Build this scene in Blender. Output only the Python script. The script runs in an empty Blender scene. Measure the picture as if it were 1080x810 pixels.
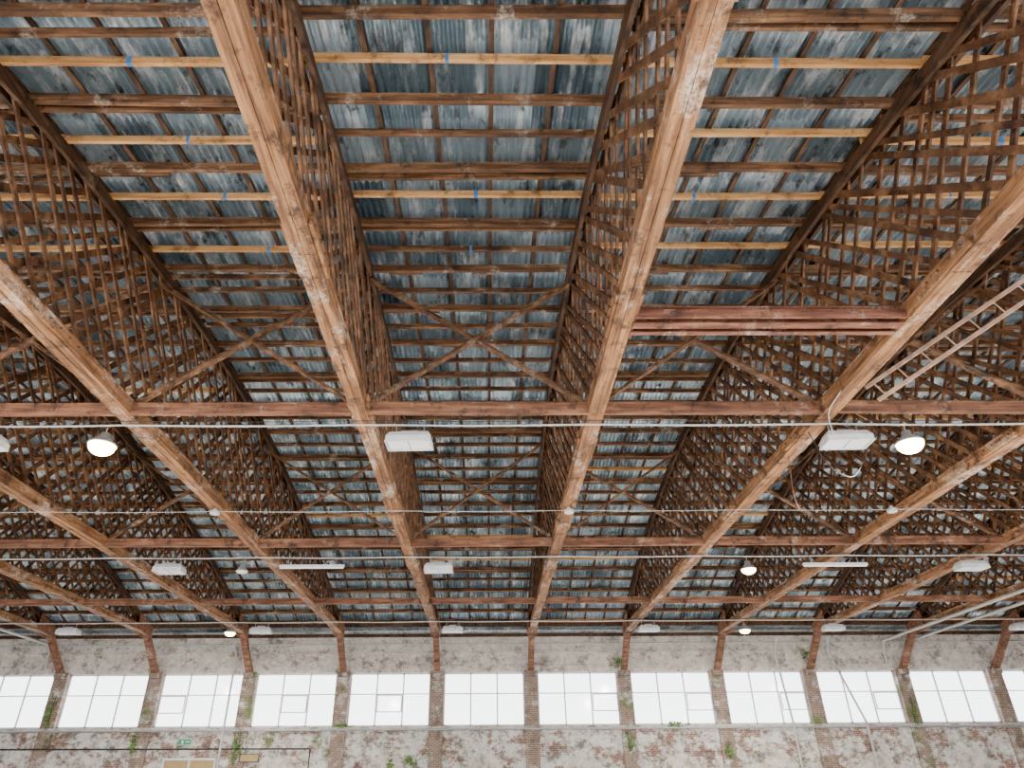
import bpy, math, random
import numpy as np
from mathutils import Vector, Matrix
random.seed(7)
sc = bpy.context.scene
S=5.0; XC=-0.18; CH=8.35; CAMZ=1.6; H=6.75
Y0=-2.8; Y1=37.3; WY=39.5
TX=[XC+S*(k+0.5) for k in range(-8,8)]
LEAN=-0.06

# ---------------------------------------------------------------- materials
def new_mat(name):
    m=bpy.data.materials.new(name); m.use_nodes=True
    nt=m.node_tree; nt.nodes.clear()
    out=nt.nodes.new('ShaderNodeOutputMaterial'); b=nt.nodes.new('ShaderNodeBsdfPrincipled')
    nt.links.new(b.outputs[0],out.inputs[0])
    return m,nt,b
def noise(nt,scale,vec,detail=5,rough=0.6,mscale=(1,1,1)):
    mp=nt.nodes.new('ShaderNodeMapping'); mp.inputs['Scale'].default_value=mscale
    nt.links.new(vec,mp.inputs[0])
    n=nt.nodes.new('ShaderNodeTexNoise'); n.inputs['Scale'].default_value=scale
    n.inputs['Detail'].default_value=detail; n.inputs['Roughness'].default_value=rough
    nt.links.new(mp.outputs[0],n.inputs['Vector']); return n.outputs[0]
def ramp(nt,fac,stops):
    r=nt.nodes.new('ShaderNodeValToRGB'); e=r.color_ramp.elements
    while len(e)<len(stops): e.new(0.5)
    for i,(p,c) in enumerate(stops):
        e[i].position=p; e[i].color=(c[0],c[1],c[2],1) if not isinstance(c,(int,float)) else (c,c,c,1)
    nt.links.new(fac,r.inputs[0]); return r.outputs[0]
def mix(nt,fac,a,b,mode='MIX'):
    n=nt.nodes.new('ShaderNodeMix'); n.data_type='RGBA'; n.blend_type=mode
    for sck,v in ((n.inputs[0],fac),(n.inputs[6],a),(n.inputs[7],b)):
        if isinstance(v,(int,float)): sck.default_value=v
        elif isinstance(v,tuple): sck.default_value=(v[0],v[1],v[2],1)
        else: nt.links.new(v,sck)
    return n.outputs[2]
def pos(nt): return nt.nodes.new('ShaderNodeNewGeometry').outputs['Position']
def bump(nt,b,h,st=0.3,d=0.02):
    n=nt.nodes.new('ShaderNodeBump'); n.inputs['Strength'].default_value=st; n.inputs['Distance'].default_value=d
    nt.links.new(h,n.inputs['Height']); nt.links.new(n.outputs[0],b.inputs['Normal'])
def wood(name,dark,mid,light,pale,ms,pale_at=0.58,rough=0.75,fl=0.7):
    m,nt,b=new_mat(name); p=pos(nt)
    g=noise(nt,1.0,p,8,0.65,ms)
    c=ramp(nt,g,[(0.35,dark),(0.5,mid),(0.64,light)])
    big=noise(nt,0.35,p,4,0.6)
    c=mix(nt,ramp(nt,big,[(0.42,0.0),(0.6,0.7)]),c,mix(nt,0.5,c,dark))
    pt=noise(nt,1.0,p,7,0.75,(1.4,0.7,1.4))
    pm=ramp(nt,pt,[(pale_at,0.0),(pale_at+0.1,1.0)])
    fine=noise(nt,16,p,4,0.7)
    pm2=mix(nt,1.0,pm,ramp(nt,fine,[(0.42,0.15),(0.56,fl)]),'MULTIPLY')
    c=mix(nt,pm2,c,pale)
    kn=noise(nt,2.6,p,7,0.72)
    c=mix(nt,ramp(nt,kn,[(0.53,0.0),(0.64,0.88)]),c,tuple(x*0.4 for x in dark))
    nt.links.new(c,b.inputs['Base Color']); b.inputs['Roughness'].default_value=rough
    bump(nt,b,g,0.5,0.025); return m
M_chord=wood('weathered_chord_timber',(0.085,0.036,0.016),(0.29,0.13,0.054),(0.49,0.255,0.115),(0.70,0.59,0.49),(10,0.7,10),0.535,fl=0.8)
M_top=wood('dark_top_chord_timber',(0.027,0.014,0.009),(0.072,0.036,0.021),(0.15,0.077,0.042),(0.3,0.24,0.19),(9,0.9,9),0.62)
M_lath=wood('lattice_lath_timber',(0.04,0.019,0.011),(0.125,0.056,0.028),(0.28,0.138,0.066),(0.42,0.32,0.25),(2.2,2.2,2.2),0.61)
M_purl=wood('old_purlin_timber',(0.042,0.021,0.012),(0.14,0.064,0.031),(0.31,0.155,0.075),(0.62,0.52,0.43),(0.9,6,9),0.555)
M_new=wood('new_batten_timber',(0.36,0.165,0.055),(0.64,0.33,0.12),(0.80,0.48,0.21),(0.8,0.62,0.4),(0.7,8,9),0.68)
M_beam=wood('tie_beam_timber',(0.078,0.032,0.019),(0.225,0.092,0.048),(0.38,0.185,0.10),(0.56,0.43,0.35),(0.9,9,9),0.57)
M_redw=wood('red_stained_beam_surface',(0.08,0.028,0.018),(0.19,0.068,0.04),(0.31,0.14,0.085),(0.66,0.51,0.42),(1.2,9,9),0.53)
def plain(name,col,rough=0.5,metal=0.0,var=0.12,emit=0):
    m,nt,b=new_mat(name); p=pos(nt)
    c=mix(nt,ramp(nt,noise(nt,5,p),[(0.35,0.0),(0.7,1.0)]),tuple(x*(1-var) for x in col),tuple(min(1,x*(1+var)) for x in col))
    nt.links.new(c,b.inputs['Base Color']); b.inputs['Roughness'].default_value=rough; b.inputs['Metallic'].default_value=metal
    if emit:
        b.inputs['Emission Color'].default_value=(col[0],col[1],col[2],1); b.inputs['Emission Strength'].default_value=emit
    return m
M_steel=plain('galvanised_steel',(0.45,0.45,0.46),0.45,0.6)
M_bolt=plain('rusty_bolt',(0.10,0.06,0.045),0.7,0.4)
M_white=plain('white_enamel',(0.68,0.70,0.72),0.4)
M_lens=plain('frosted_lens',(0.8,0.83,0.86),0.3,0,0.02,0.1)
M_lit=plain('lit_lamp_lens',(1.0,0.82,0.36),0.3,0,0.0,30)
M_lit2=plain('lit_small_lens',(1.0,0.80,0.33),0.3,0,0.0,20)
M_cable=plain('pale_conduit',(0.52,0.52,0.50),0.5)
M_black=plain('dark_cable',(0.03,0.03,0.03),0.6)
M_blue=plain('blue_paint_mark',(0.04,0.2,0.55),0.6)
M_green=plain('green_sign_face',(0.02,0.30,0.13),0.5,0,0.05,0.1)
M_tan=plain('tan_panel_door',(0.42,0.29,0.13),0.6)
M_frame=plain('white_window_frame',(0.72,0.73,0.75),0.5)
M_pink=plain('pinkish_bare_timber',(0.46,0.29,0.21),0.7,0,0.3)
M_leaf=plain('moss_and_fern_leaf',(0.12,0.24,0.05),0.8,0,0.6)

# corrugated sheet
M_sheet,nt,b=new_mat('galvanised_corrugated_sheet'); p=pos(nt)
mp=nt.nodes.new('ShaderNodeMapping'); mp.inputs['Scale'].default_value=(1.0,1/1.77,0.0); mp.inputs['Location'].default_value=(0.18,0.3,0)
nt.links.new(p,mp.inputs[0]); fl=nt.nodes.new('ShaderNodeVectorMath'); fl.operation='FLOOR'; nt.links.new(mp.outputs[0],fl.inputs[0])
wn=nt.nodes.new('ShaderNodeTexWhiteNoise'); wn.noise_dimensions='3D'; nt.links.new(fl.outputs[0],wn.inputs['Vector'])
cell=ramp(nt,wn.outputs['Value'],[(0.0,(0.13,0.195,0.25)),(0.5,(0.26,0.36,0.435)),(1.0,(0.45,0.56,0.65))])
st=noise(nt,1.0,p,7,0.74,(3.2,0.8,1))
c=mix(nt,ramp(nt,st,[(0.51,0.0),(0.64,0.95)]),cell,(0.84,0.91,0.97))
st2=noise(nt,1.0,p,7,0.74,(2.4,1.2,1))
c=mix(nt,ramp(nt,st2,[(0.36,0.92),(0.45,0.0)]),c,(0.03,0.038,0.047))
ru=noise(nt,0.9,p,6,0.75)
c=mix(nt,ramp(nt,ru,[(0.6,0.0),(0.72,0.5)]),c,(0.17,0.115,0.08))
nt.links.new(c,b.inputs['Base Color']); b.inputs['Roughness'].default_value=0.3; b.inputs['Metallic'].default_value=0.6

# brick / whitewash
def wallmat(name,wash_at,moss=0.62,brick_c=((0.28,0.105,0.063),(0.18,0.085,0.058)),wash=(0.72,0.70,0.66),dirt=0.8):
    m,nt,b=new_mat(name); p=pos(nt)
    sx=nt.nodes.new('ShaderNodeSeparateXYZ'); nt.links.new(p,sx.inputs[0])
    ad=nt.nodes.new('ShaderNodeMath'); ad.operation='ADD'; nt.links.new(sx.outputs[0],ad.inputs[0]); nt.links.new(sx.outputs[1],ad.inputs[1])
    cb=nt.nodes.new('ShaderNodeCombineXYZ'); nt.links.new(ad.outputs[0],cb.inputs[0]); nt.links.new(sx.outputs[2],cb.inputs[1])
    br=nt.nodes.new('ShaderNodeTexBrick'); nt.links.new(cb.outputs[0],br.inputs['Vector'])
    br.inputs['Scale'].default_value=1.0; br.inputs['Brick Width'].default_value=0.24; br.inputs['Row Height'].default_value=0.085
    br.inputs['Mortar Size'].default_value=0.009
    br.inputs['Color1'].default_value=(*brick_c[0],1); br.inputs['Color2'].default_value=(*brick_c[1],1); br.inputs['Mortar'].default_value=(0.42,0.39,0.35,1)
    n=noise(nt,1.1,p,10,0.8,(1,1,1.5))
    f=ramp(nt,n,[(wash_at-0.04,0.0),(wash_at+0.04,1.0)])
    wc=ramp(nt,noise(nt,3,p,6,0.7),[(0.3,(wash[0]*0.5,wash[1]*0.48,wash[2]*0.45)),(0.6,wash)])
    wc=mix(nt,br.outputs['Fac'],wc,tuple(x*0.75 for x in wash))
    c=mix(nt,f,br.outputs['Color'],wc)
    mo=noise(nt,0.55,p,8,0.75)
    c=mix(nt,ramp(nt,mo,[(moss,0.0),(moss+0.06,0.85)]),c,(0.10,0.17,0.04))
    dk=noise(nt,1.4,p,9,0.8)
    c=mix(nt,ramp(nt,dk,[(0.51,0.0),(0.61,dirt)]),c,(0.09,0.07,0.055))
    nt.links.new(c,b.inputs['Base Color']); b.inputs['Roughness'].default_value=0.9
    bump(nt,b,br.outputs['Fac'],0.4,-0.01); return m
M_wall=wallmat('whitewashed_brick',0.44)
M_wallb=wallmat('bare_patchy_brick',0.48,0.585,wash=(0.82,0.80,0.76))
M_pier=wallmat('pier_brick',0.56,0.58,((0.30,0.17,0.125),(0.2,0.135,0.105)))
M_plaster=wallmat('peeling_plaster',0.40,0.62,wash=(0.80,0.73,0.67),dirt=0.7)
M_floor,nt,b=new_mat('pale_concrete_floor'); p=pos(nt)
nt.links.new(ramp(nt,noise(nt,0.6,p,8,0.7),[(0.3,(0.55,0.53,0.5)),(0.7,(0.7,0.68,0.65))]),b.inputs['Base Color']); b.inputs['Roughness'].default_value=0.7
M_glass=bpy.data.materials.new('window_glass'); M_glass.use_nodes=True; nt=M_glass.node_tree; nt.nodes.clear()
o=nt.nodes.new('ShaderNodeOutputMaterial'); mx=nt.nodes.new('ShaderNodeMixShader'); t=nt.nodes.new('ShaderNodeBsdfTransparent'); g=nt.nodes.new('ShaderNodeBsdfGlossy')
g.inputs['Roughness'].default_value=0.1; mx.inputs[0].default_value=0.03
nt.links.new(t.outputs[0],mx.inputs[1]); nt.links.new(g.outputs[0],mx.inputs[2]); nt.links.new(mx.outputs[0],o.inputs[0])

# ---------------------------------------------------------------- mesh builder
class MB:
    def __init__(s): s.v=[];s.f=[];s.m=[];s.mats=[];s.sm=[]
    def mi(s,m):
        if m not in s.mats: s.mats.append(m)
        return s.mats.index(m)
    def add(s,vs,fs,mat,smooth=False):
        o=len(s.v); s.v+= [tuple(v) for v in vs]; s.f+=[tuple(i+o for i in f) for f in fs]
        k=s.mi(mat); s.m+=[k]*len(fs); s.sm+=[smooth]*len(fs)
    def beam(s,p0,p1,w,h,mat,up=(0,0,1),taper=1.0):
        p0=Vector(p0);p1=Vector(p1);d=(p1-p0).normalized();u=Vector(up)
        if abs(d.dot(u))>0.99: u=Vector((0,1,0))
        sd=d.cross(u).normalized(); u2=sd.cross(d).normalized()
        vs=[]
        for p,k in((p0,1),(p1,taper)):
            for a,b2 in((-1,-1),(1,-1),(1,1),(-1,1)): vs.append(p+sd*(a*w/2*k)+u2*(b2*h/2*k))
        s.add(vs,[(0,1,2,3)[::-1],(4,5,6,7),(0,1,5,4),(1,2,6,5),(2,3,7,6),(3,0,4,7)],mat)
    def box(s,c,sz,mat):
        c=Vector(c); s.beam(c-Vector((0,sz[1]/2,0)),c+Vector((0,sz[1]/2,0)),sz[0],sz[2],mat)
    def tube(s,pts,r,mat,n=8):
        pts=[Vector(p) for p in pts]; vs=[];fs=[]
        for i,p in enumerate(pts):
            d=(pts[min(i+1,len(pts)-1)]-pts[max(i-1,0)]).normalized()
            u=Vector((0,0,1)) if abs(d.z)<0.95 else Vector((0,1,0))
            a=d.cross(u).normalized(); b2=a.cross(d)
            rr=r[i] if isinstance(r,(list,tuple)) else r
            for k in range(n):
                t=2*math.pi*k/n; vs.append(p+a*(rr*math.cos(t))+b2*(rr*math.sin(t)))
        for i in range(len(pts)-1):
            for k in range(n):
                fs.append((i*n+k,i*n+(k+1)%n,(i+1)*n+(k+1)%n,(i+1)*n+k))
        s.add(vs,fs,mat,True)
        s.add(vs[:n],[tuple(range(n))[::-1]],mat); s.add(vs[-n:],[tuple(range(n))],mat)
    def mesh(s,name):
        me=bpy.data.meshes.new(name); me.from_pydata(s.v,[],s.f)
        for m in s.mats: me.materials.append(m)
        me.polygons.foreach_set('material_index',s.m); me.polygons.foreach_set('use_smooth',s.sm)
        me.update(); return me
    def obj(s,name,loc=(0,0,0)):
        return place(s.mesh(name),name,loc)
def place(me,name,loc=(0,0,0),rot=(0,0,0)):
    o=bpy.data.objects.new(name,me); o.location=loc; o.rotation_euler=rot; sc.collection.objects.link(o); return o

def zt(y): return CAMZ+H*(1.6-0.066*((y/H)-2.56)**2)+0.05
# ---------------------------------------------------------------- trusses
def truss_mesh(seed):
    R=random.Random(seed); T=MB()
    W=0.34; HH=0.31; zb=CH+HH/2
    cuts=[Y0]; y=Y0
    while y<Y1-5: y+=R.uniform(4.5,6.5); cuts.append(min(y,Y1))
    cuts[-1]=Y1
    for a,b2 in zip(cuts,cuts[1:]):
        j=R.uniform(-0.012,0.012)
        T.beam((j-0.088,a,zb+j),(j-0.088,b2-0.008,zb-j),0.165,HH,M_chord)
        T.beam((j+0.088,a,zb+j+0.01),(j+0.088,b2-0.008,zb-j),0.165,HH,M_chord)
    for c in cuts[1:-1]:
        T.beam((-W/2-0.03,c-0.6,zb),(-W/2-0.03,c+0.6,zb),0.05,0.22,M_chord)
        T.beam((W/2+0.03,c-0.6,zb),(W/2+0.03,c+0.6,zb),0.05,0.22,M_chord)
        for dy in(-0.45,-0.15,0.15,0.45):
            T.tube([(-W/2-0.09,c+dy,zb),(W/2+0.09,c+dy,zb)],0.018,M_bolt,6)
    n=28; ys=[Y0+(Y1-Y0)*i/n for i in range(n+1)]
    for a,b2 in zip(ys,ys[1:]):
        for sx in(-0.1,0.1): T.beam((sx,a,zt(a)),(sx,b2+0.02,zt(b2)),0.09,0.24,M_top)
    def lath(ya,sgn,x,w):
        ang=math.radians(R.uniform(43,49)) 
        y=ya; z=CH+0.1; st=0.1
        while y>Y0+0.05 and y<Y1-0.05 and z<zt(y): y+=sgn*math.cos(ang)*st; z+=math.sin(ang)*st
        if z-CH<0.45: return
        jx=R.uniform(-0.008,0.008)
        T.beam((x+jx,ya,CH+0.1),(x-jx,y,z+0.02),0.04,w*R.uniform(0.85,1.15),M_lath)
    y=Y0+0.3
    while y<Y1-0.2:
        lath(y+R.uniform(-.05,.05),1,-0.04,0.125); y+=0.56
    y=Y0+0.3
    while y<Y1-0.2:
        lath(y+R.uniform(-.05,.05),-1,0.04,0.105); y+=0.64
    for ye,sg in((Y0,1),(Y1,-1)):
        for sx in(-0.21,0.21):
            T.add([(sx-0.03,ye-sg*0.05,CH-0.12),(sx-0.03,ye+sg*1.5,CH+0.02),(sx-0.03,ye+sg*1.5,zt(ye+sg*1.5)+0.05),(sx-0.03,ye-sg*0.05,zt(ye)+0.18),
                   (sx+0.03,ye-sg*0.05,CH-0.12),(sx+0.03,ye+sg*1.5,CH+0.02),(sx+0.03,ye+sg*1.5,zt(ye+sg*1.5)+0.05),(sx+0.03,ye-sg*0.05,zt(ye)+0.18)],
                  [(0,1,2,3),(7,6,5,4),(0,4,5,1),(1,5,6,2),(2,6,7,3),(3,7,4,0)],M_beam)
    T.v=[(v[0]+LEAN*max(0,v[2]-CH-0.3),v[1],v[2]) for v in T.v]
    T.beam((0,Y1-0.15,CH+0.15),(0,WY-0.25,6.75),0.30,0.26,M_beam)
    T.box((0,WY-0.28,6.62),(0.45,0.3,0.25),M_pier)
    return T.mesh('lattice_roof_truss')
tms=[truss_mesh(i) for i in range(4)]
for i,x in enumerate(TX): place(tms[i%4],'lattice_roof_truss',(x,0,0))

XL=TX[0]-1.0; XR=TX[-1]+1.0
# ---------------------------------------------------------------- purlins
P=MB(); N=MB()
yp=[]; y=Y0-0.12
while y<Y1: yp.append(y); y+=0.885
def roofx(x,z): return x+LEAN*(z-CH)
for i,y in enumerate(yp):
    z=zt(y)+0.12
    sl=(zt(y+0.1)-zt(y-0.1))/0.2
    up=(0,-sl,1)
    for a in [XL]+TX[:-1]:
        bb=a+S
        if a==XL: bb=TX[0]
        x0=roofx(a,z)-0.12; x1=roofx(bb,z)+0.12
        if i%2==0:
            d=random.uniform(-0.05,0.05); e=random.uniform(-0.05,0.05)
            P.beam((x0,y+d,z+0.085),(x1,y+e,z+0.085),0.10,0.17,M_purl,up)
            if random.random()<0.35:
                d=random.uniform(0.14,0.34)
                P.beam((x0,y+d,z+0.07),(x1,y+d+e,z+0.07),0.07,0.13,M_purl,up)
        else:
            d=random.uniform(-0.09,0.09); e=random.uniform(-0.04,0.04)
            near=(y<13)
            mm=M_new if (near and random.random()<0.85) or random.random()<0.15 else M_purl
            N.beam((x0,y+d,z+0.08),(x1,y+d+e,z+0.08),0.075,0.13,mm,up)
            if near and abs(a)<9 and random.random()<0.75:
                xm=(x0+x1)/2+random.uniform(-.35,.35); w=random.uniform(.02,.05); N.beam((xm-w,y+d+e/2,z+0.08),(xm+w,y+d+e/2,z+0.08),0.082,0.137,M_blue,up)
        if y>9 and i%2==0:
            for q in range(2):
                if random.random()<0.45:
                    xa=x0+random.uniform(0,3); l=random.uniform(.5,1.8)
                    P.beam((xa,y+0.2,z+0.12),(min(x1,xa+l),y+0.2+random.uniform(-.03,.03),z+0.13),0.12,0.03,M_purl,up)
P.obj('old_roof_purlins'); N.obj('roof_battens')
B=MB() 
ys=[Y0-0.4+(Y1-Y0+0.6)*i/30 for i in range(31)]
x=TX[0]-1.0
while x<XR:
    j=random.uniform(-.03,.03); xx=roofx(x+j,12)
    for a,b2 in zip(ys,ys[1:]): B.beam((xx,a,zt(a)+0.315),(xx,b2,zt(b2)+0.315),0.085,0.045,M_top)
    x+=1.0
B.obj('sheeting_laths')
# ---------------------------------------------------------------- corrugated roof
pitch=0.14; per=6
nx=int((XR-XL+2)/pitch*per); xs=XL-1+np.arange(nx)*pitch/per
def zs(y):
    if y<=Y1: return zt(y)+0.39
    return max(zt(Y1)+0.39-0.02*(y-Y1),8.78)
rowsY=[]
y=Y0-0.6
while y<Y1-0.5:
    y2=min(y+1.77,Y1)
    for k in range(3): rowsY.append((y+(y2-y)*k/2.0-(0 if k<2 else 0.002), 0.035*(1-k/2.0) if y<17 else 0.035*(k/2.0)))
    y=y2
rowsY+=[(Y1+1.2,0),(WY+0.6,0)]
V=np.zeros((len(rowsY),nx,3))
for i,(y,dz) in enumerate(rowsY):
    V[i,:,0]=xs; V[i,:,1]=y; V[i,:,2]=zs(y)+dz+0.042*np.sin(xs*2*math.pi/pitch)
idx=np.arange((len(rowsY)-1)*(nx-1)); r=idx//(nx-1); cc=idx%(nx-1); a=r*nx+cc
F=np.stack([a,a+nx,a+nx+1,a+1],1)
me=bpy.data.meshes.new('corrugated_roof'); me.from_pydata(V.reshape(-1,3).tolist(),[],F.tolist()); me.materials.append(M_sheet)
me.polygons.foreach_set('use_smooth',[True]*len(F)); place(me,'corrugated_roof')

# ---------------------------------------------------------------- longitudinal bracing
BR=MB()
for yb in (12.8,22.1,30.5):
    for a in TX[:-1]:
        bb=a+S
        BR.beam((a+0.17,yb+random.uniform(-.03,.03),CH+0.12+random.uniform(-.02,.02)),(bb-0.17,yb,CH+0.12),0.12,0.26,M_beam)
        if yb>30: continue
        ztop=zt(yb)-0.15; l=LEAN*(ztop-CH)
        BR.beam((a+0.15,yb+0.09,CH+0.3),(bb-0.15+l,yb+0.09,ztop-random.uniform(0,.25)),0.06,0.17,M_purl,(0,1,0))
        BR.beam((bb-0.15,yb+0.16,CH+0.3),(a+0.15+l,yb+0.16,ztop-random.uniform(0,.25)),0.06,0.17,M_purl,(0,1,0))
BR.obj('longitudinal_cross_bracing')
EP=MB(); EP.beam((XL,Y1+0.05,CH+0.45),(XR,Y1+0.05,CH+0.45),0.2,0.25,M_top); EP.beam((XL,WY-0.1,8.62),(XR,WY-0.1,8.62),0.2,0.15,M_top)
EP.obj('eaves_wall_plate')
# ---------------------------------------------------------------- channel beam
RB=MB(); xa,xb=TX[8]+0.18,TX[9]-0.18; yb=9.6; zc=CH+0.16
RB.beam((xa,yb,zc),(xb,yb,zc),0.02,0.34,M_redw)
for dz in(-0.17,0.17): RB.beam((xa,yb-0.04,zc+dz),(xb,yb-0.04,zc+dz),0.16,0.02,M_redw)
RB.beam((xa,yb-0.22,zc-0.06),(xb,yb-0.22,zc-0.06),0.05,0.16,M_redw)
RB.beam((xa,yb+0.25,zc),(xb,yb+0.25,zc),0.02,0.30,M_redw)
for dz in(-0.15,0.15): RB.beam((xa,yb+0.22,zc+dz),(xb,yb+0.22,zc+dz),0.1,0.02,M_redw)
for t in (0.2,0.5,0.8):
    x=xa+(xb-xa)*t; RB.beam((x,yb-0.25,zc),(x,yb+0.3,zc),0.04,0.04,M_bolt)
RB.obj('stained_channel_beam')

# ---------------------------------------------------------------- lights
def panel_light():
    m=MB(); w,d,h=0.95,0.5,0.24
    def ring(k,z,kk): return [(-w/2*k,-d/2*kk,z),(w/2*k,-d/2*kk,z),(w/2*k,d/2*kk,z),(-w/2*k,d/2*kk,z)]
    vs=ring(1,-h,1)+ring(1,-h+0.12,1)+ring(0.86,0,0.7)
    m.add(vs,[(0,1,5,4),(1,2,6,5),(2,3,7,6),(3,0,4,7),(4,5,9,8),(5,6,10,9),(6,7,11,10),(7,4,8,11),(8,9,10,11)],M_white)
    m.add(ring(0.94,-h+0.01,0.9),[(3,2,1,0)],M_lens)
    for a,b2,c,e in ((-w/2,0,0.03,d),(w/2,0,0.03,d)): m.box((a,b2,-h),(c,e,0.03),M_white)
    for a in(-d/2,d/2): m.box((0,a,-h),(w,0.03,0.03),M_white)
    m.box((0,0,-h+0.005),(0.02,d*0.9,0.012),M_steel)
    m.box((0,0,0.03),(0.35,0.2,0.07),M_steel)
    for x in(-0.3,0.3): m.tube([(x,0,-0.01),(x,0,0.2)],0.012,M_steel,6)
    return m.mesh('panel_high_bay_light')
PL=panel_light()
def round_light(lit,r=0.2,drop=0.06):
    m=MB(); n=24
    def rev(prof,mat):
        vs=[];fs=[]
        for rr,z in prof:
            for k in range(n): t=2*math.pi*k/n; vs.append((rr*math.cos(t),rr*math.sin(t),z))
        for i in range(len(prof)-1):
            for k in range(n): fs.append((i*n+k,i*n+(k+1)%n,(i+1)*n+(k+1)%n,(i+1)*n+k))
        m.add(vs,fs,mat,True)
    rev([(0.05,0.22),(0.09,0.2),(0.1,0.1),(0.6*r,0.05),(r,-0.05),(r,-0.08),(r*0.93,-0.08)],M_steel)
    rev([(r*0.93,-0.08)]+[(max(0.003,r*0.93*math.cos(a)),-0.08-drop*math.sin(a)) for a in [math.pi/2*k/5 for k in range(1,6)]],lit)
    m.tube([(0,0,0.2),(0,0,0.34)],0.012,M_steel,6)
    return m.mesh('round_high_bay_light')
RL=round_light(M_lit,0.29,0.22); RL2=round_light(M_lit2,0.26,0.16); RL0=round_light(M_lens,0.2)
zl=8.0
rows=[13.2,23.2,34.0]
for ri,yy in enumerate(rows):
    for k in range(-3,4):
        if ri==1 and k==1: continue
        place(PL,'panel_high_bay_light',(-1.65+9.1*k+(0.25 if k==1 else 0),yy,zl+0.05),(0,0,random.uniform(-.05,.05)))
lamps=[(-8.15,13.2,RL,2600),(9.05,13.2,RL,2600),(8.9,23.2,RL2,1500),(12.3,34.0,RL2,450),(-19.5,23.2,RL2,1200),(-12.2,34.0,RL2,450),(22,23.2,RL2,1200)]  # outer middle-row and left back-row lamps are added to brighten the far end
place(RL0,'round_high_bay_light',(-8.3,23.2,zl-0.1))
for x,y,me,pw in lamps:
    place(me,'round_high_bay_light',(x,y,zl-0.1))
    l=bpy.data.lights.new('high_bay_lamp','AREA'); l.shape='DISK'; l.size=0.4; l.energy=pw*1.1; l.color=(1,0.94,0.84)
    o=bpy.data.objects.new('high_bay_lamp',l); o.location=(x,y,zl-0.42); sc.collection.objects.link(o)
def tube_batten():
    m=MB(); m.box((0,0,0),(2.2,0.12,0.07),M_white); m.tube([(-1.08,0,-0.06),(1.08,0,-0.06)],0.03,M_lens,8)
    for x in(-0.8,0.8): m.tube([(x,0,0.03),(x,0,0.24)],0.01,M_steel,6)
    return m.mesh('fluorescent_batten_light')
TB=tube_batten()
place(TB,'fluorescent_batten_light',(-5.96,23.2,zl+0.0)); place(TB,'fluorescent_batten_light',(11.9,23.2,zl))
def sens():
    m=MB(); m.tube([(0,0,0.12),(0,0,0.04),(0,0,0.03),(0,0,-0.05)],[0.05,0.05,0.15,0.13],M_white,12); return m.mesh('ceiling_sensor')
SN=sens()
for x in(TX[6],TX[8],TX[9]+4.2): place(SN,'ceiling_sensor',(x,18.5,CH-0.12))
for yy in rows+[18.6]:
    c=MB(); pts=[]
    for i in range(81):
        x=XL+0.1+(XR-XL-0.2)*i/80; pts.append((x,yy,zl+0.3-0.03*math.sin(math.pi*((x-TX[0])%S)/S)))
    c.tube(pts,0.022 if yy!=18.6 else 0.009,M_cable,6)
    if yy!=18.6: c.tube([(q[0],q[1]-0.12,q[2]+0.04) for q in pts],0.008,M_black,5)
    c.obj('suspended_lighting_conduit')
def cable(pts,r,mat,name):
    c=MB(); out=[]
    n=len(pts)
    P4=[Vector(p) for p in pts]; P4=[P4[0]*2-P4[1]]+P4+[P4[-1]*2-P4[-2]]
    for i in range(1,n):
        a,b2,cc_,d=P4[i-1:i+3]
        for t in [k/8 for k in range(8)]:
            out.append(0.5*((2*b2)+(cc_-a)*t+(2*a-5*b2+4*cc_-d)*t*t+(3*b2-a-3*cc_+d)*t**3))
    out.append(P4[-2]); c.tube(out,r,mat,6); c.obj(name)
cable([(7.15,11.9,CH+0.05),(7.05,12.4,8.15),(7.3,12.9,7.9),(7.45,13.1,8.1)],0.012,M_cable,'hanging_cable')
cable([(7.2,13.7,CH),(7.5,13.8,7.6),(8.0,13.9,7.35),(8.4,13.9,7.75)],0.012,M_black,'hanging_cable')
cable([(7.25,15,CH),(7.3,15.3,7.5),(7.5,15.6,7.2)],0.012,M_redw,'hanging_cable')
LD=MB(); off=Vector((0.59,0.08,-0.8))*0.34
pa=Vector((7.65,11.9,8.45)); pb=Vector((12.3,9.35,11.0))
for k in (0,1): LD.beam(pa+off*k,pb+off*k,0.05,0.07,M_pink)
for t in [k/11+0.03 for k in range(11)]:
    q=pa.lerp(pb,t); LD.tube([q,q+off],0.015,M_pink,6)
LD.obj('ladder_braced_to_truss')

# ---------------------------------------------------------------- far wall
ZS=CAMZ+2.55; ZH=CAMZ+5.15; TH=0.35
Wm=MB()
def wbox(x0,x1,y0,y1,z0,z1,m): Wm.box(((x0+x1)/2,(y0+y1)/2,(z0+z1)/2),(x1-x0,y1-y0,z1-z0),m)
wbox(XL,XR,WY,WY+TH,0,ZS,M_wallb)
wbox(XL,XR,WY,WY+TH,ZH,8.85,M_plaster)
for x in TX: wbox(x-0.36,x+0.36,WY-0.12,WY+TH,0,ZH+0.05,M_pier)
wbox(XL,TX[0]-0.36,WY,WY+TH,ZS,ZH,M_wall); wbox(TX[-1]+0.36,XR,WY,WY+TH,ZS,ZH,M_wall)
Wm.obj('wall_back')
t=MB(); t.box(((XL+XR)/2,WY-0.04,ZS-0.06),(XR-XL,0.16,0.1),M_plaster); t.obj('trim_1')
t=MB(); t.box(((XL+XR)/2,WY-0.03,ZH+0.22),(XR-XL,0.10,0.16),M_plaster); t.box(((XL+XR)/2,WY-0.05,ZH+1.0),(XR-XL,0.14,0.08),M_plaster); t.obj('trim_2')
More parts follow.
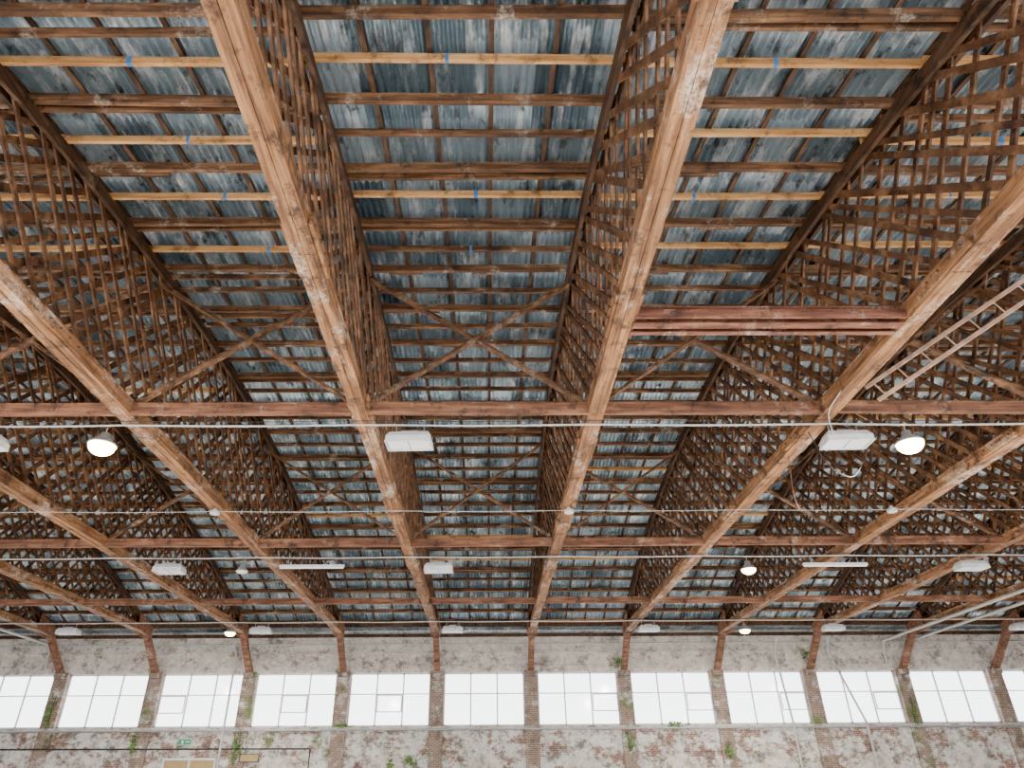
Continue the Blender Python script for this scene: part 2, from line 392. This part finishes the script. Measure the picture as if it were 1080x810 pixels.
for i,x in enumerate(TX[:-1]):
    w=MB(); a=x+0.36; b2=x+S-0.36; yw=WY+0.2
    for z in(ZS+0.04,ZH-0.04): w.box(((a+b2)/2,yw,z),(b2-a,0.08,0.09),M_frame)
    R=random.Random(i+3)
    nc=3
    for k in range(nc+1): 
        xx=a+0.03+(b2-a-0.06)*k/nc; w.box((xx,yw,(ZS+ZH)/2),(0.07,0.08,ZH-ZS),M_frame)
    w.box(((a+b2)/2,yw,ZS+(ZH-ZS)*0.60),(b2-a,0.06,0.05),M_frame)
    ww=(b2-a)/nc
    if R.random()<0.5:
        xk=a+ww*R.randrange(3)
        for z in(ZS+0.7,ZS+1.5): w.box((xk+ww/2,yw-0.06,z),(ww*0.9,0.04,0.05),M_frame)
        for xx in(xk+0.07,xk+ww-0.07): w.box((xx,yw-0.06,ZS+1.1),(0.05,0.04,0.82),M_frame)
    w.box(((a+b2)/2,yw+0.02,(ZS+ZH)/2),(b2-a,0.006,ZH-ZS),M_glass)
    w.obj('window_%d'%(i+1))
    ar=MB(); cx=(a+b2)/2; n=14; r=1.05; zz=1.9
    pts=[(cx-r,0.0)]+[(cx-r*math.cos(math.pi*k/n),zz+0.95*math.sin(math.pi*k/n)) for k in range(n+1)]+[(cx+r,0.0)]
    f=[(px,WY-0.03,pz) for px,pz in pts]; g=[(px,WY+0.01,pz) for px,pz in pts]; L=len(pts)
    ar.add(f+g,[tuple(range(L))]+[(k,(k+1)%L,(k+1)%L+L,k+L) for k in range(L)],M_plaster); ar.obj('blind_arch_panel')
# vegetation
def plant(x,z,w,h,seed):
    R=random.Random(seed); m=MB()
    for k in range(int(120*w*h)+35):
        px=R.gauss(0,w*0.3); pz=R.gauss(0,h*0.3); py=-R.uniform(0.01,0.14)
        c0=Vector((px,py,pz)); d=Vector((R.uniform(-1,1),-R.uniform(0,0.6),R.uniform(-1,0.4))).normalized()*R.uniform(0.05,0.15)
        s=d.cross(Vector((0,1,0))).normalized()*R.uniform(0.02,0.045)
        m.add([c0,c0+d*0.5+s,c0+d,c0+d*0.5-s],[(0,1,2,3)],M_leaf)
    for k in range(4):
        a=R.uniform(-w*.3,w*.3); m.tube([(a,-0.02,-h*.5),(a+R.uniform(-.1,.1),-0.05,0),(a+R.uniform(-.2,.2),-0.03,h*.5)],0.01,M_bolt,5)
    m.obj('wall_climbing_plant',(x,WY-0.13,z))
for i,(x,z,w,h) in enumerate([(-22.7,4.9,0.5,1.6),(-18.0,3.4,.45,.8),(-12.7,3.2,0.5,1.5),(-3.9,2.6,.4,.5),(-4.9,2.4,.3,.6),(7.3,3.4,.45,.9),(7.0,7.2,.5,.5),(17.3,7.5,.4,.6),(12.3,3.0,.45,.7),(22.3,4.6,.35,1.3),(9.8,4.2,.9,.2),(-7.5,4.2,.7,.15)]):
    plant(x,z,w,h,i)
c=MB()
c.tube([(XL+.05,WY-0.2,4.0),(XR-.05,WY-0.2,4.0)],0.05,M_steel) 
for x in TX: c.box((x,WY-0.16,4.0),(0.05,0.12,0.14),M_steel)
c.obj('wall_service_pipe')
c=MB(); c.tube([(XL+.05,WY-0.18,3.25),(-9,WY-0.18,3.15)],0.035,M_black); c.tube([(-9,WY-0.18,3.15),(-9,WY-0.18,0.0)],0.035,M_black); c.obj('wall_service_pipe')
c=MB(); c.tube([(XL+.05,WY-0.2,8.15),(XR-.05,WY-0.2,8.15)],0.04,M_cable); c.obj('wall_service_pipe')
for x,dx in((15.5,0.3),(18.2,1.4),(-13.5,0.0)):
    c=MB(); c.tube([(x,WY-1.2,8.3),(x+dx*0.2,WY-0.34,7.6),(x+dx,WY-0.34,4.2),(x+dx,WY-0.34,0.0)],0.06,M_cable); c.obj('rainwater_downpipe')
for x in(21.5,23.0,-23.5):
    c=MB(); c.tube([(x,18,8.15),(x,WY-0.6,8.15),(x,WY-0.4,7.8),(x,WY-0.4,7.0)],0.07,M_cable); c.obj('service_pipe_run')
for xa,xb in((-13.2,-10.5),(6.2,9.0)):
    c=MB(); c.tube([(xa,WY-0.6,8.1),(xb,WY-0.25,6.9)],0.03,M_cable); c.obj('sloping_conduit')
e=MB(); e.box((-15.4,WY-0.22,3.5),(0.62,0.06,0.26),M_green); e.box((-15.4,WY-0.17,3.5),(0.68,0.05,0.32),M_white)
e.box((-15.5,WY-0.255,3.48),(0.10,0.01,0.16),M_white); e.box((-15.25,WY-0.255,3.5),(0.2,0.01,0.04),M_white); e.obj('exit_sign')
d=MB(); d.box((-15.0,WY-0.1,1.35),(2.6,0.08,2.7),M_tan)
for x in(-16.3,-15.0,-13.7): d.box((x,WY-0.14,1.35),(0.08,0.12,2.7),M_frame)
d.box((-15.0,WY-0.14,2.72),(2.7,0.12,0.1),M_frame); d.obj('door_1')
e=MB(); e.box((-12.0,WY-0.22,2.75),(0.9,0.05,0.3),M_tan); e.box((-12.0,WY-0.18,2.75),(0.96,0.04,0.36),M_black); e.obj('wall_notice_sign')
for nm,x in(('wall_left',XL-0.15),('wall_right',XR+0.15)):
    c=MB(); c.box((x,(Y0+WY)/2,4.35),(0.3,WY-Y0,8.7),M_wall); c.obj(nm)
c=MB(); c.add([(XL-0.3,-30,0),(XR+0.3,-30,0),(XR+0.3,WY+TH,0),(XL-0.3,WY+TH,0)],[(0,1,2,3)],M_floor); c.obj('floor')

# ---------------------------------------------------------------- light & world
w=bpy.data.worlds.new('World'); sc.world=w; w.use_nodes=True
bg=w.node_tree.nodes['Background']; bg.inputs[0].default_value=(0.94,0.97,1.0,1); bg.inputs[1].default_value=5.0
sun=bpy.data.lights.new('sun','SUN'); sun.energy=8; sun.angle=math.radians(2); sun.color=(1,0.96,0.90)
so=bpy.data.objects.new('sun',sun); sc.collection.objects.link(so); so.rotation_euler=(math.radians(58),0,math.radians(-8))
sc.view_settings.view_transform='AgX'
sc.view_settings.look='AgX - Punchy'
sc.view_settings.exposure=0.85
# ---------------------------------------------------------------- camera
cam=bpy.data.cameras.new('camera'); co=bpy.data.objects.new('camera',cam); sc.collection.objects.link(co)
cam.sensor_width=36; cam.lens=24; cam.shift_x=0.0185; cam.clip_end=500
yaw=math.radians(-0.6); roll=math.radians(-0.4)
co.matrix_world=Matrix.Translation((0,0,CAMZ))@Matrix.Rotation(yaw,4,'Z')@Matrix.Rotation(math.radians(90+30.3),4,'X')@Matrix.Rotation(roll,4,'Z')
sc.camera=co
